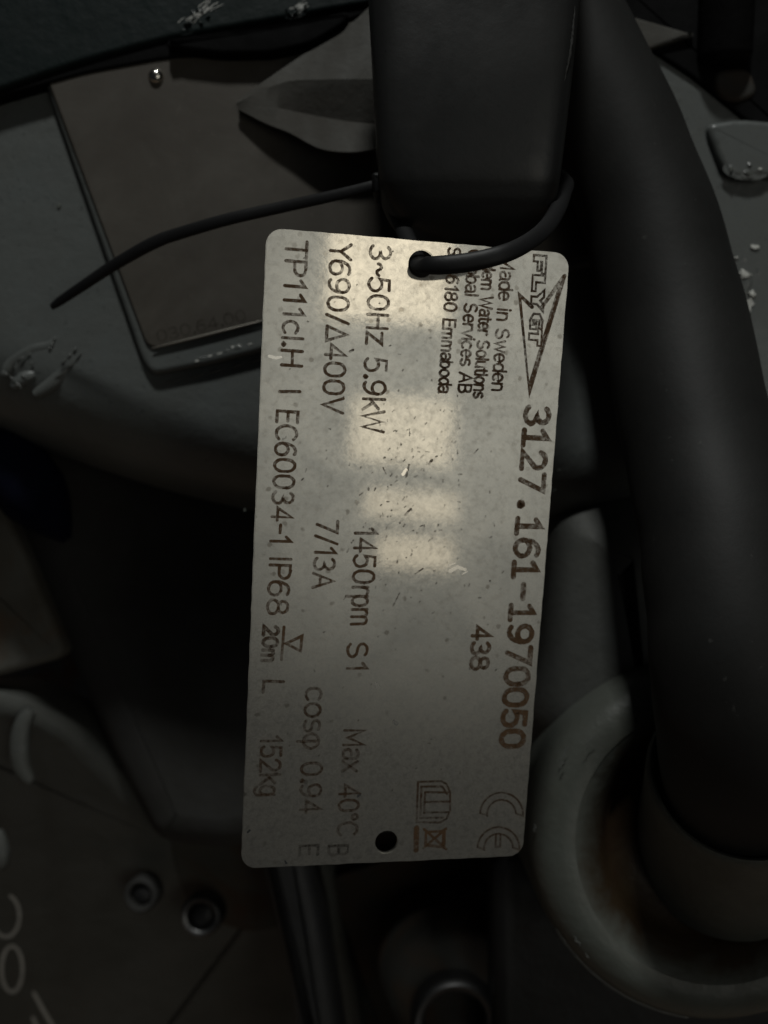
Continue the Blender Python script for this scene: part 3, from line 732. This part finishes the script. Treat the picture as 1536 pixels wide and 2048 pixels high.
def on_ring(a, rr, h):
    return GC + GA*h + Vector((rr*math.cos(R(a)), rr*math.sin(R(a)), 0))
for a, rr, h, w, rad in ((149,34.2,-1.9,3.0,0.34),(152,33.6,-1.3,1.6,0.30),(140,31.8,-0.2,3.6,0.26),(176,35.0,-3.6,1.4,0.5),(216,33.0,-0.9,2.0,0.4),(223,33.2,-1.0,3.0,0.35),(247,27.0,0.3,1.2,0.45),(268,29.5,0.4,6.0,0.55),(272,28.6,0.4,5.0,0.4),(112,32.5,-0.6,3.0,0.45)):
    P = [on_ring(a+w*t, rr+0.25*math.sin(5*t+a), h) for t in (-1,-0.6,-0.2,0.2,0.6,1)]
    obj('paint_fleck', *tube_mesh(P, [0.45*rad*q for q in (0.3,0.8,1.0,0.7,0.9,0.3)], 8, 0.7), M['wet'], gl, smooth=60)
bead('casting_bead', [(1178,1880),(1200,1915),(1235,1945)], 0.9, M['grey_green'], gl, 204)
for a in [(1122,1512,4,5,201,0.3),(1130,1492,3,8,201,0.5),(1170,1450,2,9,201,0.8),(1086,1656,4,6,203,0.4),(1362,1910,4,6,199,0),(1478,1945,26,5,199,0.1),(1500,1938,14,4,199,-0.5),(1216,1888,7,5,200,0.2),(1298,1356,9,3,202,-0.4)]:
    pass
# ================================================================== power cable
cl = [(900,-420,203,118),(1005,-140,203,120),(1094,0,203,121),(1190,173,202.5,123),(1284,400,201.5,130),(1347,640,198,140),(1400,900,189,149),(1440,1100,180,156),(1464,1300,175,163),(1482,1450,178,166),(1487,1545,186,162),(1474,1610,196,155),(1466,1652,206,148)]
pts = catmull([PM(x,y,d) for x,y,d,r in cl], 8)
rad = [v.x for v in catmull([Vector((r/FPX*d,0,0)) for x,y,d,r in cl], 8)]
from mathutils import noise as _mn
rad = [q*(1+0.012*_mn.noise(Vector((i*0.35, 3.3, 0)))) for i, q in enumerate(rad)]
pts = [p + Vector((0.5*_mn.noise(Vector((i*0.21, 0, 1.7))), 0, 0)) for i, p in enumerate(pts)]
pc = obj('power_cable', *tube_mesh(pts, rad, 40), M['rubber'], smooth=60)
tag(pc, 'thick black rubber cable rising from the rusty gland beside the handle', 'cable')
# ================================================================== the data tag
dt = empty('data_tag', tag_w(*tag_uv(843,528)))
tag(dt, 'stainless steel data tag etched with brown lettering hanging on a black tie', 'tag')
def plate_with_holes():
    bm = bmesh.new(); th = 0.8; rc = 2.6
    out = []
    for (cx,cy,a0) in ((TW-rc,rc,-90),(TW-rc,TL-rc,0),(rc,TL-rc,90),(rc,rc,180)):
        out += [(cx+rc*math.cos(R(a0+90*i/7)), cy+rc*math.sin(R(a0+90*i/7))) for i in range(8)]
    # run the long edges a little uneven, as sheared and worn metal is
    dense = []
    for i in range(len(out)):
        a = Vector(out[i]); b = Vector(out[(i+1)%len(out)]); n = max(1, int((b-a).length/1.5))
        for j in range(n):
            p = a.lerp(b, j/n); w = 0.05 if n > 3 else 0.0
            dense.append((p.x+random.uniform(-w,w), p.y+random.uniform(-w,w)))
    holes = []
    for (px,py,r) in ((843,528,2.15),(773,1684,2.0)):
        u, v = tag_uv(px,py); holes.append([(u+r*math.cos(2*math.pi*k/36), v+r*math.sin(2*math.pi*k/36)) for k in range(36)])
    V = []; F = []
    def loopv(pts): 
        vs = [bm.verts.new((x,y,0)) for x,y in pts]
        return vs, [bm.edges.new((vs[i], vs[(i+1)%len(vs)])) for i in range(len(vs))]
    ed = []
    for q in [dense]+holes: ed += loopv(q)[1]
    bmesh.ops.triangle_fill(bm, use_beauty=True, edges=ed)
    ex = bmesh.ops.extrude_face_region(bm, geom=bm.faces[:])
    for e in ex['geom']:
        if isinstance(e, bmesh.types.BMVert): e.co.z -= th
    bmesh.ops.recalc_face_normals(bm, faces=bm.faces)
    rims = [e for e in bm.edges if len(e.link_faces) == 2 and e.calc_face_angle(0) > 1.0]
    bmesh.ops.bevel(bm, geom=rims, offset=0.12, segments=2, affect='EDGES')
    me = bpy.data.meshes.new('plate')
    o0 = tag_w(*tag_uv(843,528))
    for v in bm.verts: v.co = tag_w(v.co.x, v.co.y, v.co.z) - o0
    bmesh.ops.recalc_face_normals(bm, faces=bm.faces)
    bm.to_mesh(me); bm.free()
    o = link('plate', me, M['tag'], smooth=30); o.location = o0; set_parent(o, dt); return o
plate_with_holes()
T = lambda *a, **k: tag_text(*a, parent=dt, **k)
# first line from the left edge
T('TP111cl.H', (573,481), (563,730), 41)
T('I', (559,783), (559,785.5), 41)
T('EC60034-1', (555,822), (541,1082), 41)
T('IP68', (541,1117), (534,1227), 41)
T('20m', (528,1253), (524,1321), 29, half=0.30, mat='etch_worn')
tag_lines([[(568,1254),(563,1319)], [(572,1287),(604,1272),(601,1302),(572,1287)]], 0.25, 'etch', dt, 'depth_symbol')
T('L', (528,1362), (526,1385), 39, mat='etch_worn')
T('152kg', (523,1474), (519,1590), 40, mat='etch_worn')
# second line
T('Y690/\u0394400V', (662,486), (645,824), 41)
T('7/13A', (635,1040), (625,1175), 41)
T('cos\u03c6', (612,1376), (606,1497), 42, mat='etch_worn')
T('0.94', (603,1527), (600,1626), 41, mat='etch_worn')
T('E', (600,1692), (599,1711), 36, mat='stamp')
# third line
T('3~50Hz', (741,491), (733,687), 41)
T('5.9kW', (730,717), (724,863), 43)
T('1450rpm', (711,1057), (702,1248), 42)
T('S1', (696,1288), (694,1337), 39)
T('Max', (689,1461), (684,1543), 40, mat='etch_worn')
T('40\u00b0C', (680,1571), (675,1670), 39, mat='etch_worn')
T('B', (658,1692), (657,1711), 38, mat='stamp')
# the maker's address, four small lines
T('S-36180 Emmaboda', (897,496), (877,785), 24, half=0.20)
T('Global Services AB', (937,500), (917,784), 25, half=0.20)
T('Xylem Water Solutions', (968,504), (947,795), 24, half=0.20)
T('Made in Sweden', (1003,514), (984,780), 26, half=0.20)
# serial number and weight class
T('3127.161-1970050', (1052,814), (1001,1493), 47, half=0.45, font=MONO, mono=0.76)
T('438', (946,1254), (941,1338), 35, half=0.34)
# maker's mark: arrow head with outlined letters
tag_lines([[(1129,552),(1059,788),(1039,590),(1064,614)], [(1084,614),(1129,552)], [(1119,578),(1060,770)]], 0.34, 'etch', dt, 'logo')
def outlined(seq, half, mat):
    polys = []
    for pl in seq: polys.append(pl+[pl[0]])
    return tag_lines(polys, half, mat, dt, 'logo')
def LG(s, c): # logo strip coordinates: s along 0..1, c across 0..1
    bx, by = 1068+(1057-1068)*s, 510+(690-510)*s
    return (bx+25*c, by+2*c)
def lg(pts): return [LG(*p) for p in pts]
outlined([lg([(0,0),(0,1),(.20,1),(.20,.70),(.07,.70),(.07,.60),(.17,.60),(.17,.34),(.07,.34),(.07,0)]),
          lg([(.22,0),(.22,1),(.30,1),(.30,.30),(.40,.30),(.40,0)]),
          lg([(.38,1),(.46,1),(.50,.72),(.54,1),(.62,1),(.54,.45),(.54,0),(.46,0),(.46,.45)]),
          lg([(.82,.95),(.72,1),(.65,.75),(.65,.25),(.72,0),(.82,.05),(.82,.52),(.74,.52),(.74,.35),(.77,.35),(.77,.25),(.72,.25),(.72,.75),(.80,.75)]),
          lg([(.81,1),(1.0,1),(1.0,.70),(.94,.70),(.94,0),(.87,0),(.87,.70),(.81,.70)])], 0.19, 'etch')
# CE mark, manual symbol, crossed bin
def ce(cx, cy, ro, ri, bar):
    q = []
    out = [(cx+ro*math.cos(R(a)), cy-ro*math.sin(R(a))*1.02) for a in range(-4,185,9)]
    inn = [(cx+ri*math.cos(R(a)), cy-ri*math.sin(R(a))*1.02) for a in range(184,-5,-9)]
    q.append(out+inn+[out[0]])
    if bar: q += [[(cx-5,cy-ri),(cx-6,cy-4),(cx+3,cy-3),(cx+4,cy-ri)]]
    return q
tag_lines(ce(1003,1629,43,29,False), 0.18, 'etch_worn', dt, 'conformity_mark')
tag_lines(ce(997,1697,42,29,True), 0.18, 'etch_worn', dt, 'conformity_mark')
tag_lines([[(836,1564),(882,1562),(893,1568),(900,1584),(900,1622),(893,1637),(880,1645),(833,1644),(836,1564)],
           [(843,1573),(884,1573),(894,1588)], [(843,1573),(841,1630)], [(850,1585),(848,1628)], [(850,1584),(896,1585)],
           [(849,1604),(898,1603)], [(848,1625),(896,1624)], [(840,1636),(886,1635)]], 0.20, 'etch_worn', dt, 'manual_symbol')
tag_lines([[(833,1656),(832,1700)]], 0.50, 'etch', dt, 'bin_symbol')
tag_lines([[(848,1658),(892,1698)], [(847,1696),(892,1657)], [(852,1664),(851,1690),(886,1694),(887,1662),(852,1664)], [(889,1660),(888,1696)]], 0.24, 'etch', dt, 'bin_symbol')
# scratches and nicks in the tag
def nick(pts, half):
    st = [[tag_uv(*p) for p in pts]]
    V, F = ribbons(st, half, 0.4)
    return obj('scratch', [tag_w(x,y,0.02+0.003*l) for x,y,l in V], F, M['rivet'], dt, smooth=0)
for pts, hh in [([(900,1142),(915,1134),(930,1139)],0.28),([(896,1132),(910,1126)],0.12),([(925,1148),(934,1143)],0.10),([(806,948),(812,940)],0.3),([(538,712),(552,716),(562,714)],0.2),
                ([(752,1368),(755,1373)],0.28),([(789,1443),(793,1448)],0.32),([(496,1664),(499,1661)],0.2),([(716,1593),(720,1588)],0.2),([(570,1722),(573,1727)],0.15)]:
    nick(pts, hh)
st = []
for k in range(210):
    if k < 150: x, y = random.gauss(825, 75), random.gauss(960, 140)
    else: x, y = random.uniform(560, 1070), random.uniform(500, 1650)
    if not (560 < x < 1040 and 480 < y < 1680): continue
    a = random.gauss(-0.9, 0.5); l = abs(random.gauss(0, 1.3))+0.6
    st.append([tag_uv(x-l*math.cos(a), y-l*math.sin(a)), tag_uv(x+0.3, y-0.2), tag_uv(x+l*math.cos(a), y+l*math.sin(a))])
V, F = ribbons(st, 0.115, 0.6)
pits = obj('pitting', [tag_w(x,y,0.015+0.0004*(l%9)) for x,y,l in V], F, M['pit'], dt, smooth=0); pits['kind'] = 'stuff'
def dark_scratch(pts, half):
    st = [[tag_uv(*p) for p in pts]]; V, F = ribbons(st, half, 0.4)
    obj('scratch', [tag_w(x,y,0.02+0.003*l) for x,y,l in V], F, M['etch_worn'], dt, smooth=0)
for pts, hh in [([(786,1212),(799,1186)],0.10),([(810,1030),(822,1017)],0.14),([(830,1148),(846,1137)],0.10),([(812,953),(818,930)],0.22),([(766,935),(772,948)],0.10),([(858,928),(864,920)],0.2),([(948,907),(956,898)],0.10),([(700,703),(706,700)],0.22)]:
    dark_scratch(pts, hh)
# ================================================================== the tie
def tie():
    P = [(103,614,208,0.7),(120,602,207,1.05),(165,572,204,1.2),(225,532,200,1.32),(285,497,196.5,1.38),(318,481,195,1.38),(345,471,194,1.34),(450,440,190,1.28),(560,415,187,1.2),(660,393,184,1.15),(742,373,182,1.15),
         (765,366,182,1.3)]
    pts = catmull([PM(*p[:3]) for p in P], 6); rr = [v.x for v in catmull([Vector((p[3],0,0)) for p in P], 6)]
    rr = [q*0.92 for q in rr]
    v1, f1 = tube_mesh(pts, rr, 14, 0.45)
    Q = [(765,366,182,1.4),(790,420,178,1.4),(825,500,168,1.45),(838,527,162.5,1.5),(852,530,159.5,1.45),(885,530,158.2,1.5),(940,524,157.8,1.5),(1000,510,158,1.48),(1045,491,160,1.42),(1085,462,164,1.38),(1112,425,170,1.4),(1128,385,177,1.35),(1130,360,184,1.35),(1080,340,190,1.35),(940,345,192,1.35),(820,352,190,1.35),(765,366,184,1.35)]
    pts = catmull([PM(*p[:3]) for p in Q], 7); rr = [v.x for v in catmull([Vector((p[3],0,0)) for p in Q], 7)]
    v2, f2 = tube_mesh(pts, rr, 18, 0.5)
    return v1, f1, v2, f2
v1, f1, v2, f2 = tie()
ct = empty('cable_tie', W(765,366,182))
tag(ct, 'thin black plastic tie looped round the handle through the tag hole', 'cable tie')
obj('tail', v1, f1, M['tie'], ct, smooth=60)
obj('loop', v2, f2, M['tie'], ct, smooth=60)
slab('tie_head', [(742,344),(782,336),(788,378),(750,388)], 178, 6, M['tie'], ct, bevel=0.8, corner=8)
